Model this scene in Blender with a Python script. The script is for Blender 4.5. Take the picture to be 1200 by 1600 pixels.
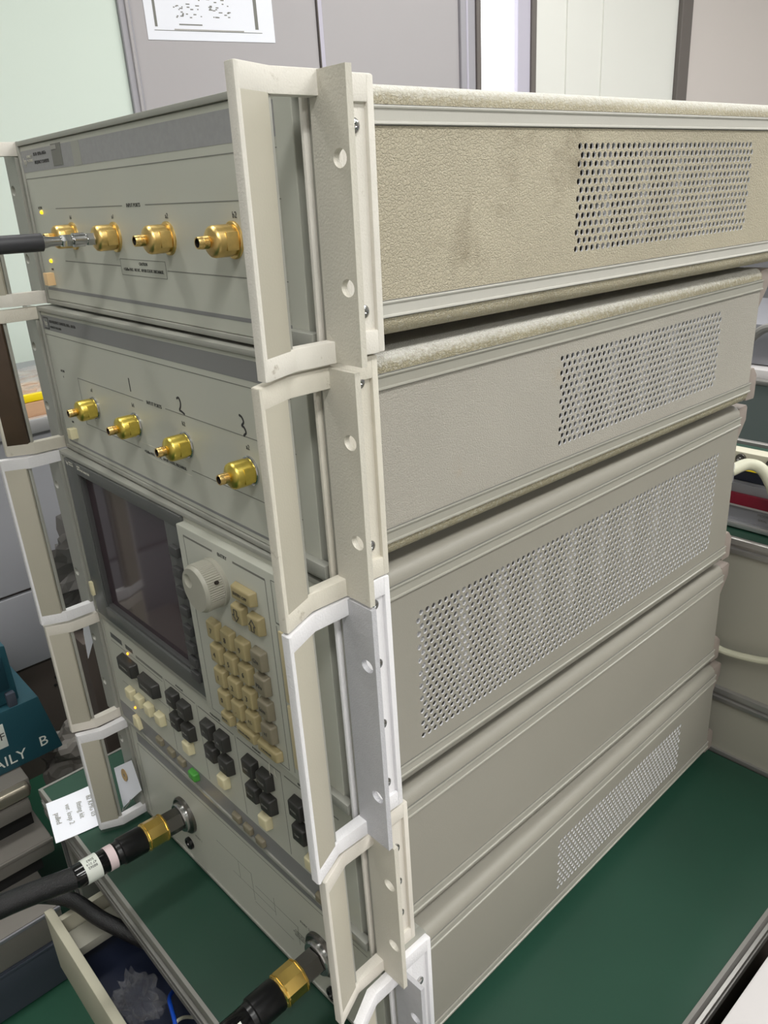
import bpy, bmesh, math, random
from mathutils import Vector, Matrix, noise
random.seed(7)
S = bpy.context.scene
for o in list(bpy.data.objects): bpy.data.objects.remove(o)
COL = S.collection
PI = math.pi

# ---------------------------------------------------------------- camera
cam_d = bpy.data.cameras.new('camera'); cam = bpy.data.objects.new('camera', cam_d); COL.objects.link(cam); S.camera = cam
cam_d.sensor_fit = 'VERTICAL'; cam_d.sensor_height = 36.0; cam_d.lens = 1237.9/1600*36.0
cam_d.clip_start = 0.02; cam_d.clip_end = 60
fw = Vector((-0.69705775, 0.60453632, -0.3855468)); rt = Vector((0.67228807, 0.73798944, -0.05831249)); up = Vector((-0.24927745, 0.29984569, 0.92084381))
m = Matrix((rt, up, -fw)).transposed().to_4x4(); m.translation = (0.32702833, -0.24632491, 0.7363962)
cam.matrix_world = m

# ---------------------------------------------------------------- light
S.view_settings.view_transform = 'Standard'; S.view_settings.look = 'None'
S.view_settings.gamma = 1.0; S.view_settings.use_curve_mapping = False
S.view_settings.exposure = 0.0
W = bpy.data.worlds.new('world'); S.world = W; W.use_nodes = True
W.node_tree.nodes['Background'].inputs[0].default_value = (0.86, 0.93, 1.0, 1); W.node_tree.nodes['Background'].inputs[1].default_value = 0.30
FLOOR = -0.40; CEIL = 2.05
LAMPS = [(1.0, -0.60, 19), (1.0, 1.2, 22), (-0.75, -0.2, 8), (-0.75, 1.5, 17), (2.5, -0.6, 22), (2.5, 1.2, 25), (0.4, 2.9, 26)]  # last lamp is unseen, added to brighten the far wall and door
for k, (lx, ly, e) in enumerate(LAMPS):
    l = bpy.data.lights.new('ceiling_lamp_light', 'AREA'); l.shape = 'RECTANGLE'; l.size = 0.28; l.size_y = 1.15; l.energy = e
    l.color = (1.0, 0.995, 0.985)
    o = bpy.data.objects.new('ceiling_lamp_light', l); COL.objects.link(o); o.location = (lx, ly, CEIL-0.06)

# ---------------------------------------------------------------- materials
def srgb(c):
    return tuple(((v/255)/12.92 if v/255 <= .04045 else ((v/255+.055)/1.055)**2.4) for v in c)
def mat(name, rgb, rough=.5, metal=0., bump=None, var=0., vscale=8., stain=None, crest=None, trans=0., ior=1.45, emit=None, coat=0., alpha=1.):
    m = bpy.data.materials.new(name); m.use_nodes = True; nt = m.node_tree; b = nt.nodes['Principled BSDF']
    c = srgb(rgb) + (1,)
    b.inputs['Base Color'].default_value = c; b.inputs['Roughness'].default_value = rough; b.inputs['Metallic'].default_value = metal
    if trans: b.inputs['Transmission Weight'].default_value = trans; b.inputs['IOR'].default_value = ior
    if coat: b.inputs['Coat Weight'].default_value = coat
    if alpha < 1: b.inputs['Alpha'].default_value = alpha
    tc = nt.nodes.new('ShaderNodeTexCoord')
    if var or stain:
        n = nt.nodes.new('ShaderNodeTexNoise'); n.inputs['Scale'].default_value = vscale; n.inputs['Detail'].default_value = 4
        nt.links.new(tc.outputs['Object'], n.inputs['Vector'])
        r = nt.nodes.new('ShaderNodeValToRGB'); r.color_ramp.elements[0].position = .35; r.color_ramp.elements[1].position = .7
        r.color_ramp.elements[0].color = tuple(max(0, v*(1-var)) for v in c[:3])+(1,)
        r.color_ramp.elements[1].color = tuple(min(1, v*(1+var*.6)) for v in c[:3])+(1,)
        nt.links.new(n.outputs['Fac'], r.inputs['Fac']); last = r.outputs['Color']
        if stain:
            n2 = nt.nodes.new('ShaderNodeTexNoise'); n2.inputs['Scale'].default_value = stain[1]; n2.inputs['Detail'].default_value = 6; n2.inputs['Roughness'].default_value = .7
            nt.links.new(tc.outputs['Object'], n2.inputs['Vector'])
            r2 = nt.nodes.new('ShaderNodeValToRGB'); r2.color_ramp.elements[0].position = stain[2]; r2.color_ramp.elements[1].position = stain[2]+.12
            nt.links.new(n2.outputs['Fac'], r2.inputs['Fac'])
            mx = nt.nodes.new('ShaderNodeMix'); mx.data_type = 'RGBA'
            nt.links.new(r2.outputs['Color'], mx.inputs['Factor']); nt.links.new(last, mx.inputs[6])
            mx.inputs[7].default_value = srgb(stain[0])+(1,); last = mx.outputs[2]
        if crest:
            sx = nt.nodes.new('ShaderNodeSeparateXYZ'); nt.links.new(tc.outputs['Object'], sx.inputs[0])
            ma = nt.nodes.new('ShaderNodeMapRange'); ma.inputs['From Min'].default_value = crest[1]; ma.inputs['From Max'].default_value = crest[2]; nt.links.new(sx.outputs['Z'], ma.inputs['Value'])
            nw = nt.nodes.new('ShaderNodeTexNoise'); nw.inputs['Scale'].default_value = 420; nt.links.new(tc.outputs['Object'], nw.inputs['Vector'])
            ad = nt.nodes.new('ShaderNodeMath'); ad.operation = 'MULTIPLY_ADD'; nt.links.new(nw.outputs['Fac'], ad.inputs[0]); ad.inputs[1].default_value = 1.6; ad.inputs[2].default_value = -.8
            a2 = nt.nodes.new('ShaderNodeMath'); a2.operation = 'MULTIPLY_ADD'; a2.use_clamp = True; nt.links.new(ma.outputs['Result'], a2.inputs[0]); a2.inputs[1].default_value = 1.3; nt.links.new(ad.outputs[0], a2.inputs[2])
            mc = nt.nodes.new('ShaderNodeMix'); mc.data_type = 'RGBA'; nt.links.new(a2.outputs[0], mc.inputs['Factor']); nt.links.new(last, mc.inputs[6]); mc.inputs[7].default_value = srgb(crest[0])+(1,); last = mc.outputs[2]
        nt.links.new(last, b.inputs['Base Color'])
    if bump:
        kind, sc, st = bump
        bp = nt.nodes.new('ShaderNodeBump'); bp.inputs['Strength'].default_value = st; bp.inputs['Distance'].default_value = .001
        if kind == 'leather':
            v = nt.nodes.new('ShaderNodeTexVoronoi'); v.feature = 'DISTANCE_TO_EDGE'; v.inputs['Scale'].default_value = sc
            n3 = nt.nodes.new('ShaderNodeTexNoise'); n3.inputs['Scale'].default_value = sc*.9
            mxv = nt.nodes.new('ShaderNodeMix'); mxv.data_type = 'VECTOR'; mxv.inputs['Factor'].default_value = .0011
            nt.links.new(tc.outputs['Object'], n3.inputs['Vector']); nt.links.new(tc.outputs['Object'], mxv.inputs[4]); nt.links.new(n3.outputs['Color'], mxv.inputs[5])
            nt.links.new(mxv.outputs[1], v.inputs['Vector'])
            mr = nt.nodes.new('ShaderNodeMapRange'); mr.inputs['From Max'].default_value = .16; nt.links.new(v.outputs['Distance'], mr.inputs['Value'])
            nt.links.new(mr.outputs['Result'], bp.inputs['Height'])
        else:
            n3 = nt.nodes.new('ShaderNodeTexNoise'); n3.inputs['Scale'].default_value = sc; n3.inputs['Detail'].default_value = 3
            if kind == 'brushed':
                mp = nt.nodes.new('ShaderNodeMapping'); mp.inputs['Scale'].default_value = (1, .03, 1); nt.links.new(tc.outputs['Object'], mp.inputs['Vector']); nt.links.new(mp.outputs['Vector'], n3.inputs['Vector'])
            else: nt.links.new(tc.outputs['Object'], n3.inputs['Vector'])
            nt.links.new(n3.outputs['Fac'], bp.inputs['Height'])
        nt.links.new(bp.outputs['Normal'], b.inputs['Normal'])
    if emit:
        b.inputs['Emission Color'].default_value = srgb(emit[0])+(1,); b.inputs['Emission Strength'].default_value = emit[1]
    return m
M = dict(
 vinyl_beige=mat('beige_leather_vinyl', (172,164,143), .62, bump=('leather', 540, .5), var=.10, vscale=7, stain=((146,137,116), 8, .60)),
 vinyl_top=mat('beige_vinyl_with_rubbed_crest', (166,158,134), .6, bump=('leather', 540, .5), var=.12, vscale=12, crest=((194,192,183), .1225, .1300)),
 vinyl_grey=mat('grey_leather_vinyl', (160,156,146), .6, bump=('leather', 620, .38), var=.07, vscale=6, stain=((160,150,132), 8, .66)),
 vinyl_edge=mat('worn_olive_vinyl', (152,145,120), .6, bump=('leather', 540, .6), var=.14, vscale=14, crest=((198,196,188), .1225, .1300)),
 paint=mat('fine_grey_paint', (139,136,126), .5, bump=('noise', 1400, .12), var=.03, vscale=5),
 strip_b=mat('cream_trim', (182,180,172), .42, bump=('noise', 700, .05), var=.03),
 strip_g=mat('grey_trim', (150,148,138), .4, bump=('noise', 700, .05), var=.02),
 frame=mat('grey_frame_paint', (158,158,150), .42, .15, bump=('noise', 900, .06), var=.03),
 frame_dark=mat('dark_frame_groove', (108,108,104), .5),
 panel=mat('front_panel_paint', (186,187,176), .45, bump=('noise', 1200, .05), var=.03, vscale=6),
 header_light=mat('light_grey_header_print', (152,152,153), .5, bump=('noise', 1500, .1), var=.05, vscale=300),
 header=mat('grey_header_print', (128,128,128), .5, bump=('noise', 1500, .1)),
 ink=mat('dark_print', (62,62,60), .6), ink_soft=mat('soft_grey_print', (120,120,114), .6), pale=mat('pale_print', (200,198,185), .6),
 marker=mat('black_marker', (38,38,40), .5),
 cast0=mat('scuffed_white_casting', (216,212,203), .55, bump=('noise', 900, .25), var=.05, vscale=30, stain=((150,140,122), 60, .63)),
 cast1=mat('dirty_white_casting', (208,203,190), .55, bump=('noise', 900, .25), var=.06, vscale=30, stain=((146,134,114), 70, .62)),
 cast2=mat('clean_white_casting', (226,225,227), .5, bump=('noise', 700, .3), var=.02),
 cast3=mat('ivory_casting', (212,207,197), .5, bump=('noise', 900, .15), var=.03),
 flange_beige=mat('beige_flange_paint', (196,192,180), .55, bump=('noise', 800, .3), var=.04, vscale=25, stain=((140,132,118), 60, .66)),
 flange_grey=mat('speckled_grey_flange_paint', (182,182,186), .5, bump=('noise', 1000, .5), var=.04, vscale=200),
 grip=mat('taupe_grip', (176,171,156), .5, bump=('noise', 900, .1), var=.03),
 grip_brown=mat('dark_brown_grip', (70,54,40), .4, var=.2, vscale=30),
 gold=mat('worn_gold', (232,200,130), .36, 1., var=.18, vscale=120),
 brass=mat('bright_brass', (232,208,104), .34, 1., var=.15, vscale=120),
 gold_dark=mat('thread_gold', (214,184,120), .35, 1.), bore=mat('dark_bore', (30,22,15), .6),
 gold_smooth=mat('polished_gold', (252,216,124), .2, 1.),
 steel=mat('steel', (196,196,196), .2, 1.), steel_dark=mat('dark_steel', (120,118,114), .3, 1.), alu=mat('bare_aluminium', (222,222,224), .33, .75),
 dull_alu=mat('dull_aluminium', (166,163,158), .4, .7, bump=('brushed', 300, .1)),
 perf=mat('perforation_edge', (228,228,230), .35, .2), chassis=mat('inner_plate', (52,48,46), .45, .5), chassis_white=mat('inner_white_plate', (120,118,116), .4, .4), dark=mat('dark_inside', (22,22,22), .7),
 rubber=mat('black_rubber', (48,48,52), .45), black=mat('black_plastic', (15,15,17), .3), blackgloss=mat('glossy_black_sleeve', (14,14,16), .14),
 braid=mat('black_braid', (22,22,24), .32, bump=('noise', 1100, .8), stain=((120,120,124), 420, .64)),
 bezel=mat('dark_grey_bezel', (84,86,84), .42, bump=('noise', 1200, .1)), bezel_d=mat('darker_grey_bezel', (70,70,70), .45), screen=mat('dark_screen_glass', (60,48,54), .08),
 softkey=mat('charcoal_softkey', (66,66,66), .5), key=mat('khaki_keycap', (160,147,108), .45), key2=mat('grey_keycap', (126,119,100), .45), keyblack=mat('charcoal_keycap', (50,49,47), .42),
 cream=mat('cream_keycap', (212,204,168), .45), green=mat('green_keycap', (72,150,60), .4), tan=mat('tan_button', (232,196,148), .45), knob=mat('warm_grey_knob', (164,162,150), .42),
 led=mat('lit_amber_led', (255,215,40), .3, emit=((255,205,20), 2.2)), led2=mat('lit_orange_led', (255,190,60), .3, emit=((255,165,30), 3.)),
 mat_green=mat('green_bench_mat', (32,66,52), .40, bump=('noise', 60, .1), var=.14, vscale=5, stain=((50,86,70), 14, .72)),
 mat_shaded=mat('shaded_green_far_mat', (11,27,23), .9, var=.1, vscale=4),  # far bench green with its shade put into the base colour
 floor=mat('dark_green_floor', (24,72,52), .5, var=.1, vscale=2),
 benchp=mat('grey_bench_panel', (150,148,136), .5, bump=('noise', 900, .05), var=.03), benchp2=mat('blue_grey_panel', (150,151,156), .5, var=.03, vscale=2), benchd=mat('dark_brown_panel', (84,75,70), .6),
 profile=mat('aluminium_profile', (156,154,150), .36, .6), profile_d=mat('profile_groove', (90,90,92), .5, .4),
 wallgreen=mat('pale_green_wall', (214,226,216), .6, var=.02, vscale=1), wallgrey=mat('grey_partition', (172,168,170), .6, bump=('noise', 600, .1), var=.02, vscale=2), wallpink=mat('beige_pink_wall', (212,204,200), .6, var=.02, vscale=1),
 postlilac=mat('lilac_post', (190,186,200), .5), trimd=mat('dark_trim', (104,98,94), .5), trimp=mat('grey_trim_post', (160,158,164), .45), doorp=mat('pale_door', (232,232,226), .4, var=.02, vscale=1),
 windowlit=mat('bright_window', (255,255,255), .3, emit=((246,248,255), 1.6)),
 paper=mat('white_paper', (236,238,246), .6), ceiling=mat('white_ceiling', (222,222,220), .8), lampd=mat('lamp_diffuser', (255,255,255), .5, emit=((255,252,244), 6.)),
 teal=mat('teal_machine_paint', (38,82,94), .45, bump=('noise', 400, .2), var=.10, vscale=12), teald=mat('dark_teal', (24,60,72), .5),
 boxg=mat('taupe_equipment', (122,118,112), .5, var=.05), boxn=mat('slate_equipment', (72,78,90), .5, var=.05), boxm=mat('metal_lid', (176,168,152), .3, .7),
 card=mat('cardboard', (190,152,120), .8, var=.08, vscale=20), yellow=mat('yellow_tape', (244,214,20), .4), navy=mat('navy_plastic', (24,28,44), .5), red=mat('maroon_band', (122,22,44), .4), silver=mat('silver_case', (150,150,156), .4, .4),
 smoky=mat('smoky_crumpled_film', (96,94,92), .18, alpha=.82),
 film=mat('clear_film', (240,240,242), .04, trans=.9, ior=1.15, alpha=.35), cable=mat('ivory_cable', (188,187,166), .45), cable_g=mat('grey_cable', (128,126,122), .5), blue=mat('blue_wire', (20,80,200), .4),
 drawer=mat('pale_drawer', (196,192,172), .5, var=.03), drawerin=mat('dark_blue_drawer_lining', (26,34,56), .55), label=mat('white_label', (232,236,228), .5), pinklabel=mat('pinkish_label', (226,206,208), .5), brownring=mat('tan_ring', (170,140,90), .6),
 foot=mat('taupe_plastic_foot', (138,128,120), .5), white=mat('white_box_surface', (214,210,210), .5, var=.01), teeth=mat('beige_card_slot', (196,184,148), .5), wallback=mat('back_wall_grey', (120,120,124), .7),
)

# ---------------------------------------------------------------- mesh helpers
def newbm(): return bmesh.new()
def _merge(bm, tmp, mi):
    for f in tmp.faces: f.material_index = mi
    me = bpy.data.meshes.new('tmp'); tmp.to_mesh(me); tmp.free(); bm.from_mesh(me); bpy.data.meshes.remove(me)
def bx(bm, x0, x1, y0, y1, z0, z1, bev=0, seg=2, mi=0):
    t = bmesh.new(); bmesh.ops.create_cube(t, size=1)
    for v in t.verts: v.co = Vector(((x0+x1)/2+v.co.x*(x1-x0), (y0+y1)/2+v.co.y*(y1-y0), (z0+z1)/2+v.co.z*(z1-z0)))
    if bev: bmesh.ops.bevel(t, geom=t.edges[:], offset=bev, segments=seg, affect='EDGES', profile=.6)
    _merge(bm, t, mi)
def prism(bm, pts, axis, a, b, mi=0, bev=0):
    """extrude a closed 2-D outline along axis ('x': pts=(y,z); 'y': (x,z); 'z': (x,y))"""
    t = bmesh.new()
    def mk(p, v):
        return Vector({'x': (v, p[0], p[1]), 'y': (p[0], v, p[1]), 'z': (p[0], p[1], v)}[axis])
    A = [t.verts.new(mk(p, a)) for p in pts]; B = [t.verts.new(mk(p, b)) for p in pts]; n = len(pts)
    t.faces.new(A); t.faces.new(B[::-1])
    for i in range(n): t.faces.new((A[i], B[i], B[(i+1) % n], A[(i+1) % n]))
    bmesh.ops.recalc_face_normals(t, faces=t.faces[:])
    if bev: bmesh.ops.bevel(t, geom=t.edges[:], offset=bev, segments=2, affect='EDGES', profile=.6)
    _merge(bm, t, mi)
def basis(d):
    d = Vector(d).normalized(); a = Vector((0, 0, 1)) if abs(d.z) < .9 else Vector((1, 0, 0))
    u = d.cross(a).normalized(); return d, u, u.cross(d).normalized()
def lathe(bm, o, d, prof, n=24, mi=0, cap=True):
    """prof = [(distance along d, radius)]"""
    t = bmesh.new(); d, u, v = basis(d); o = Vector(o); rings = []
    for s, r in prof:
        rings.append([t.verts.new(o+d*s+(u*math.cos(2*PI*k/n)+v*math.sin(2*PI*k/n))*r) for k in range(n)])
    for a, b in zip(rings, rings[1:]):
        for k in range(n): t.faces.new((a[k], a[(k+1) % n], b[(k+1) % n], b[k]))
    if cap:
        t.faces.new(rings[0][::-1]); t.faces.new(rings[-1])
    bmesh.ops.recalc_face_normals(t, faces=t.faces[:])
    _merge(bm, t, mi)
def catmull(P, n=10):
    P = [Vector(p) for p in P]; Q = [P[0]*2-P[1]]+P+[P[-1]*2-P[-2]]; out = []
    for i in range(1, len(Q)-2):
        for k in range(n):
            t = k/n; a, b, c, d = Q[i-1:i+3]
            out.append(.5*((2*b)+(-a+c)*t+(2*a-5*b+4*c-d)*t*t+(-a+3*b-3*c+d)*t**3))
    return out+[P[-1]]
def tube(bm, P, r, n=12, mi=0, sm=10):
    pts = catmull(P, sm) if sm else [Vector(p) for p in P]
    t = bmesh.new(); d0 = (pts[1]-pts[0]).normalized(); _, u, _ = basis(d0); rings = []
    for i, p in enumerate(pts):
        d = (pts[min(i+1, len(pts)-1)]-pts[max(i-1, 0)]).normalized(); u = (u-d*u.dot(d)).normalized(); v = d.cross(u)
        rings.append([t.verts.new(p+(u*math.cos(2*PI*k/n)+v*math.sin(2*PI*k/n))*r) for k in range(n)])
    for a, b in zip(rings, rings[1:]):
        for k in range(n): t.faces.new((a[k], a[(k+1) % n], b[(k+1) % n], b[k]))
    t.faces.new(rings[0][::-1]); t.faces.new(rings[-1]); bmesh.ops.recalc_face_normals(t, faces=t.faces[:])
    _merge(bm, t, mi)
def obj(name, bm, mats, parent=None, ang=35):
    me = bpy.data.meshes.new(name); bm.to_mesh(me); bm.free()
    for mm in (mats if isinstance(mats, (list, tuple)) else [mats]): me.materials.append(M[mm])
    me.polygons.foreach_set('use_smooth', [True]*len(me.polygons)); me.set_sharp_from_angle(angle=math.radians(ang))
    o = bpy.data.objects.new(name, me); COL.objects.link(o); o.parent = parent
    return o
def tag(o, label, cat, group=None):
    o['label'] = label; o['category'] = cat
    if group: o['group'] = group
    return o
def struct(name, bm, mats, parent=None):
    o = obj(name, bm, mats, parent)
    if parent is None: o['kind'] = 'structure'
    return o
def empty(name, loc=(0, 0, 0)):
    o = bpy.data.objects.new(name, None); COL.objects.link(o); o.location = loc; o.empty_display_size = .05; return o
def text(s, x, z, size, y, mt, parent, name='lettering', squeeze=1., align='CENTER', mtx=None):
    """flat print facing -y at (x, y, z) in the parent's frame"""
    c = bpy.data.curves.new('t', 'FONT'); c.body = s; c.size = size; c.align_x = align; c.align_y = 'CENTER'; c.resolution_u = 2; c.extrude = .00008
    t = bpy.data.objects.new('t', c); COL.objects.link(t); bpy.context.view_layer.update()
    me = bpy.data.meshes.new_from_object(t.evaluated_get(bpy.context.evaluated_depsgraph_get())); bpy.data.objects.remove(t); bpy.data.curves.remove(c)
    Tm = mtx if mtx is not None else Matrix.Translation((x, y, z)) @ Matrix.Rotation(PI/2, 4, 'X')
    me.transform(Tm @ Matrix.Diagonal((squeeze, 1, 1, 1))); me.name = name
    me.materials.clear(); me.materials.append(M[mt])
    o = bpy.data.objects.new(name, me); COL.objects.link(o); o.parent = parent; return o
def share(name, src, loc, parent, scale=None):
    o = bpy.data.objects.new(name, src.data); COL.objects.link(o); o.parent = parent; o.location = loc
    if scale: o.scale = scale
    return o

# ---------------------------------------------------------------- room shell
FW, BK = -2.3, 4.2
b = newbm(); bx(b, -2.6, 3.6, -2.2, 4.6, FLOOR-.08, FLOOR); struct('floor', b, 'floor')
b = newbm(); bx(b, -2.6, 3.6, -2.2, 4.6, CEIL, CEIL+.08); struct('ceiling', b, 'ceiling')
b = newbm(); bx(b, -2.6, 3.6, 4.2, 4.35, FLOOR, CEIL); struct('wall_back', b, 'wallpink')
b = newbm(); bx(b, 3.6, 3.7, -2.2, 4.3, FLOOR, CEIL); struct('wall_right', b, 'wallpink')
b = newbm(); bx(b, -2.6, 3.7, -2.3, -2.2, FLOOR, CEIL); struct('wall_front', b, 'wallpink')
WP = Vector((-1.85, 1.11826449, 0)); WD = Vector((.2022, .9793, 0)).normalized(); WN = Vector((WD.y, -WD.x, 0))   # partition wall on the left: point, run, face normal
WM = Matrix(((WD.x, WN.x, 0, WP.x), (WD.y, WN.y, 0, WP.y), (0, 0, 1, 0), (0, 0, 0, 1)))     # local x = along wall, local y = out of the wall
wl = empty('wall_left'); wl.matrix_world = WM; wl['kind'] = 'structure'
b = newbm(); bx(b, -2.6, 3.3, -.10, -.02, FLOOR, CEIL); obj('backing', b, 'wallgrey', wl)
def wpart(name, s0, s1, mt, out=.0, z0=None, z1=None, dep=.02):
    b = newbm(); bx(b, s0, s1, -dep, out, FLOOR if z0 is None else z0, CEIL if z1 is None else z1, .002, 1); return obj(name, b, mt, wl)
wpart('pale_panel', -2.6, -.245, 'wallgreen')
wpart('panel_edge', -.245, -.213, 'trimp', .012); wpart('panel_edge', -.228, -.219, 'wallgrey', .018)
wpart('grey_panel', -.213, .332, 'wallgrey'); wpart('panel_joint', .332, .350, 'postlilac', .006); wpart('panel_joint', .332, .336, 'trimd', .008)
wpart('grey_panel', .350, .842, 'wallgrey'); wpart('post', .842, .900, 'trimp', .012); wpart('post_groove', .862, .870, 'postlilac', .015)
wpart('dark_frame', .900, .918, 'trimd', .02)
wpart('lilac_post', 1.077, 1.131, 'postlilac', .012); wpart('dark_frame', 1.131, 1.152, 'trimd', .02)
wpart('dark_frame', 1.858, 1.915, 'trimd', .02); wpart('beige_panel', 1.915, 3.3, 'wallpink')
win = empty('window_1'); win.matrix_world = WM; win['kind'] = 'structure'
b = newbm(); bx(b, .918, 1.077, -.016, -.010, FLOOR+.9, CEIL-.1); obj('window_pane', b, 'windowlit', win)
b = newbm(); bx(b, .918, 1.077, -.02, 0, FLOOR, FLOOR+.9); bx(b, .918, 1.077, -.02, 0, CEIL-.1, CEIL); obj('window_frame', b, 'postlilac', win)
dr = empty('door_1'); dr.matrix_world = WM; dr['kind'] = 'structure'
b = newbm(); bx(b, 1.152, 1.858, -.02, .0, FLOOR, CEIL-.05, .002, 1); obj('door_leaf', b, 'doorp', dr)
b = newbm(); bx(b, 1.30, 1.312, 0, .006, FLOOR, CEIL-.05); bx(b, 1.47, 1.49, 0, .006, FLOOR, CEIL-.05); obj('door_rib', b, 'doorp', dr)
LW = ['in front of the work table on the right', 'above the right end of the rear bench', 'above the floor stack on the left', 'above the far bench on the left', 'nearest to the front right corner of the room', 'by the right wall, level with the rear bench', 'unseen, added near the back wall to brighten the far wall']
for k, (lx, ly, e) in enumerate(LAMPS):
    r = empty('ceiling_light', (lx, ly, CEIL)); tag(r, 'long white ceiling light panel, '+LW[k], 'ceiling light', 'ceiling light panels above the benches')
    b = newbm(); bx(b, -.17, .17, -.62, .62, -.045, 0, .004); obj('lamp_body', b, 'ceiling', r)
    b = newbm(); bx(b, -.14, .14, -.58, .58, -.050, -.045, .001); obj('diffuser', b, 'lampd', r)
# sheet of paper on the partition
pp = empty('paper_sheet'); pp.matrix_world = WM; tag(pp, 'white printed sheet with a diagram, taped to the grey partition', 'paper')
b = newbm(); bx(b, -.175, .193, 0.0005, .0015, 1.119, 1.42); obj('sheet', b, 'paper', pp)
b = newbm()
bx(b, -.155, .155, .0016, .0019, 1.141, 1.1425); bx(b, -.152, -.145, .0016, .0019, 1.15, 1.40); bx(b, .135, .145, .0016, .0019, 1.15, 1.40)
for k in range(46):
    x = -.10+.18*random.random(); z = 1.172+.05*random.random(); w = .003+.008*random.random(); bx(b, x, x+w, .0016, .0019, z, z+.0025)
bx(b, -.085, -.02, .0016, .0019, 1.155, 1.158)
obj('printed_diagram', b, 'ink_soft', pp)
b = newbm(); bx(b, -.10, .10, .0019, .0021, 1.143, 1.146); obj('printed_line', b, 'profile', pp)

# ---------------------------------------------------------------- work table
TZ = .0682
tb = empty('work_table', (0, 0, FLOOR)); tag(tb, 'work table with green mat top and aluminium edges under the instrument stack', 'table')
def tp(name, b, mt): o = obj(name, b, mt, tb); o.location = (0, 0, -FLOOR); return o
b = newbm(); bx(b, -.553, .1395, -.069, .549, TZ-.004, TZ); tp('green_mat', b, 'mat_green')
b = newbm(); bx(b, -.550, .137, -.066, .547, TZ-.028, TZ-.004); tp('table_board', b, 'benchp')
prof = [(0, 0), (.0035, .0), (.0045, -.004), (.0045, -.010), (.001, -.012), (.001, -.016), (.0055, -.018), (.0055, -.024), (.001, -.026), (.001, -.030), (.0045, -.032), (.0045, -.040), (0, -.040)]
b = newbm(); prism(b, [(.1385+p[0], TZ+.0008+p[1]) for p in prof], 'y', -.073, .549); tp('edge_profile', b, 'profile')
b = newbm(); prism(b, [(-.5525-p[0], TZ+.0008+p[1]) for p in prof], 'y', -.073, .549); tp('edge_profile', b, 'profile')
b = newbm(); prism(b, [(-.0685-p[0], TZ+.0008+p[1]) for p in prof], 'x', -.5525, .1385); tp('edge_profile', b, 'profile')
for lx in (-.552, .098):
    for ly in (-.066, .505):
        b = newbm(); bx(b, lx, lx+.04, ly, ly+.04, FLOOR, TZ-.028, .003); bx(b, lx+.012, lx+.028, ly-.0012, ly, FLOOR+.01, TZ-.04, mi=1); tp('leg', b, ['dull_alu', 'profile_d'])
b = newbm(); bx(b, .135, .139, -.02, .5, -.10, TZ-.028); tp('apron', b, 'benchd')
b = newbm(); bx(b, -.55, -.546, -.02, .5, -.10, TZ-.028); tp('apron', b, 'benchp')
b = newbm()  # pulled-out drawer: walls and floor
bx(b, -.428, -.420, -.116, .30, -.078, -.006, .001); bx(b, .070, .078, -.116, .30, -.078, -.006, .001); bx(b, -.42, .07, .292, .30, -.078, -.006)
dw = tp('drawer', b, 'drawer')
b = newbm(); bx(b, -.440, .095, -.1250, -.1150, -.088, .0005, .0015); obj('drawer_front', b, 'drawer', dw)
b = newbm(); bx(b, -.42, .07, -.116, .292, -.078, -.070); obj('drawer_lining', b, 'drawerin', dw)
b = newbm(); bx(b, -.416, -.385, -.112, -.030, -.034, -.022, .002); obj('drawer_tray', b, 'benchp', dw)

# ---------------------------------------------------------------- instruments
FWD = .4255
POSE = [ # dx, dy, z bottom, yaw, tilt, height, depth
 (.0025, .0044, .7844-.1326, -.0319, -.0164, .1326, .512),
 (-.0007, .0007, .6503-.1326, -.0169, -.0060, .1326, .4949),
 (0, 0, .5170-.1770, 0, 0, .1770, .5021),
 (-.0016, .0054, .3369-.1326, .0066, .0007, .1326, .5114),
 (.0072, .0133, .2048-.1326, .0214, .0015, .1326, .5127)]
def pose(i):
    dx, dy, z, yw, tl, H, D = POSE[i]
    ex = Vector((math.cos(yw), math.sin(yw), 0)); ey = Vector((-math.sin(yw), math.cos(yw), tl)).normalized(); ez = ex.cross(ey)
    m = Matrix((ex, ey, ez)).transposed().to_4x4(); m.translation = (dx, dy, z); return m
def plate_holes(bm, x0, x1, z0, z1, y0, y1, holes, rx, rz, mi=0):
    t = bmesh.new()
    def loop(pts): vs = [t.verts.new((p[0], y0, p[1])) for p in pts]; [t.edges.new((vs[k], vs[(k+1) % len(vs)])) for k in range(len(vs))]
    loop([(x0, z0), (x1, z0), (x1, z1), (x0, z1)])
    for hx, hz in holes: loop([(hx+rx*math.cos(2*PI*k/20), hz+rz*math.sin(2*PI*k/20)) for k in range(20)])
    bmesh.ops.triangle_fill(t, edges=t.edges[:], use_beauty=True)
    r = bmesh.ops.extrude_face_region(t, geom=t.faces[:])
    for v in r['geom']:
        if isinstance(v, bmesh.types.BMVert): v.co.y = y1
    bmesh.ops.recalc_face_normals(t, faces=t.faces[:]); _merge(bm, t, mi)
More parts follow.
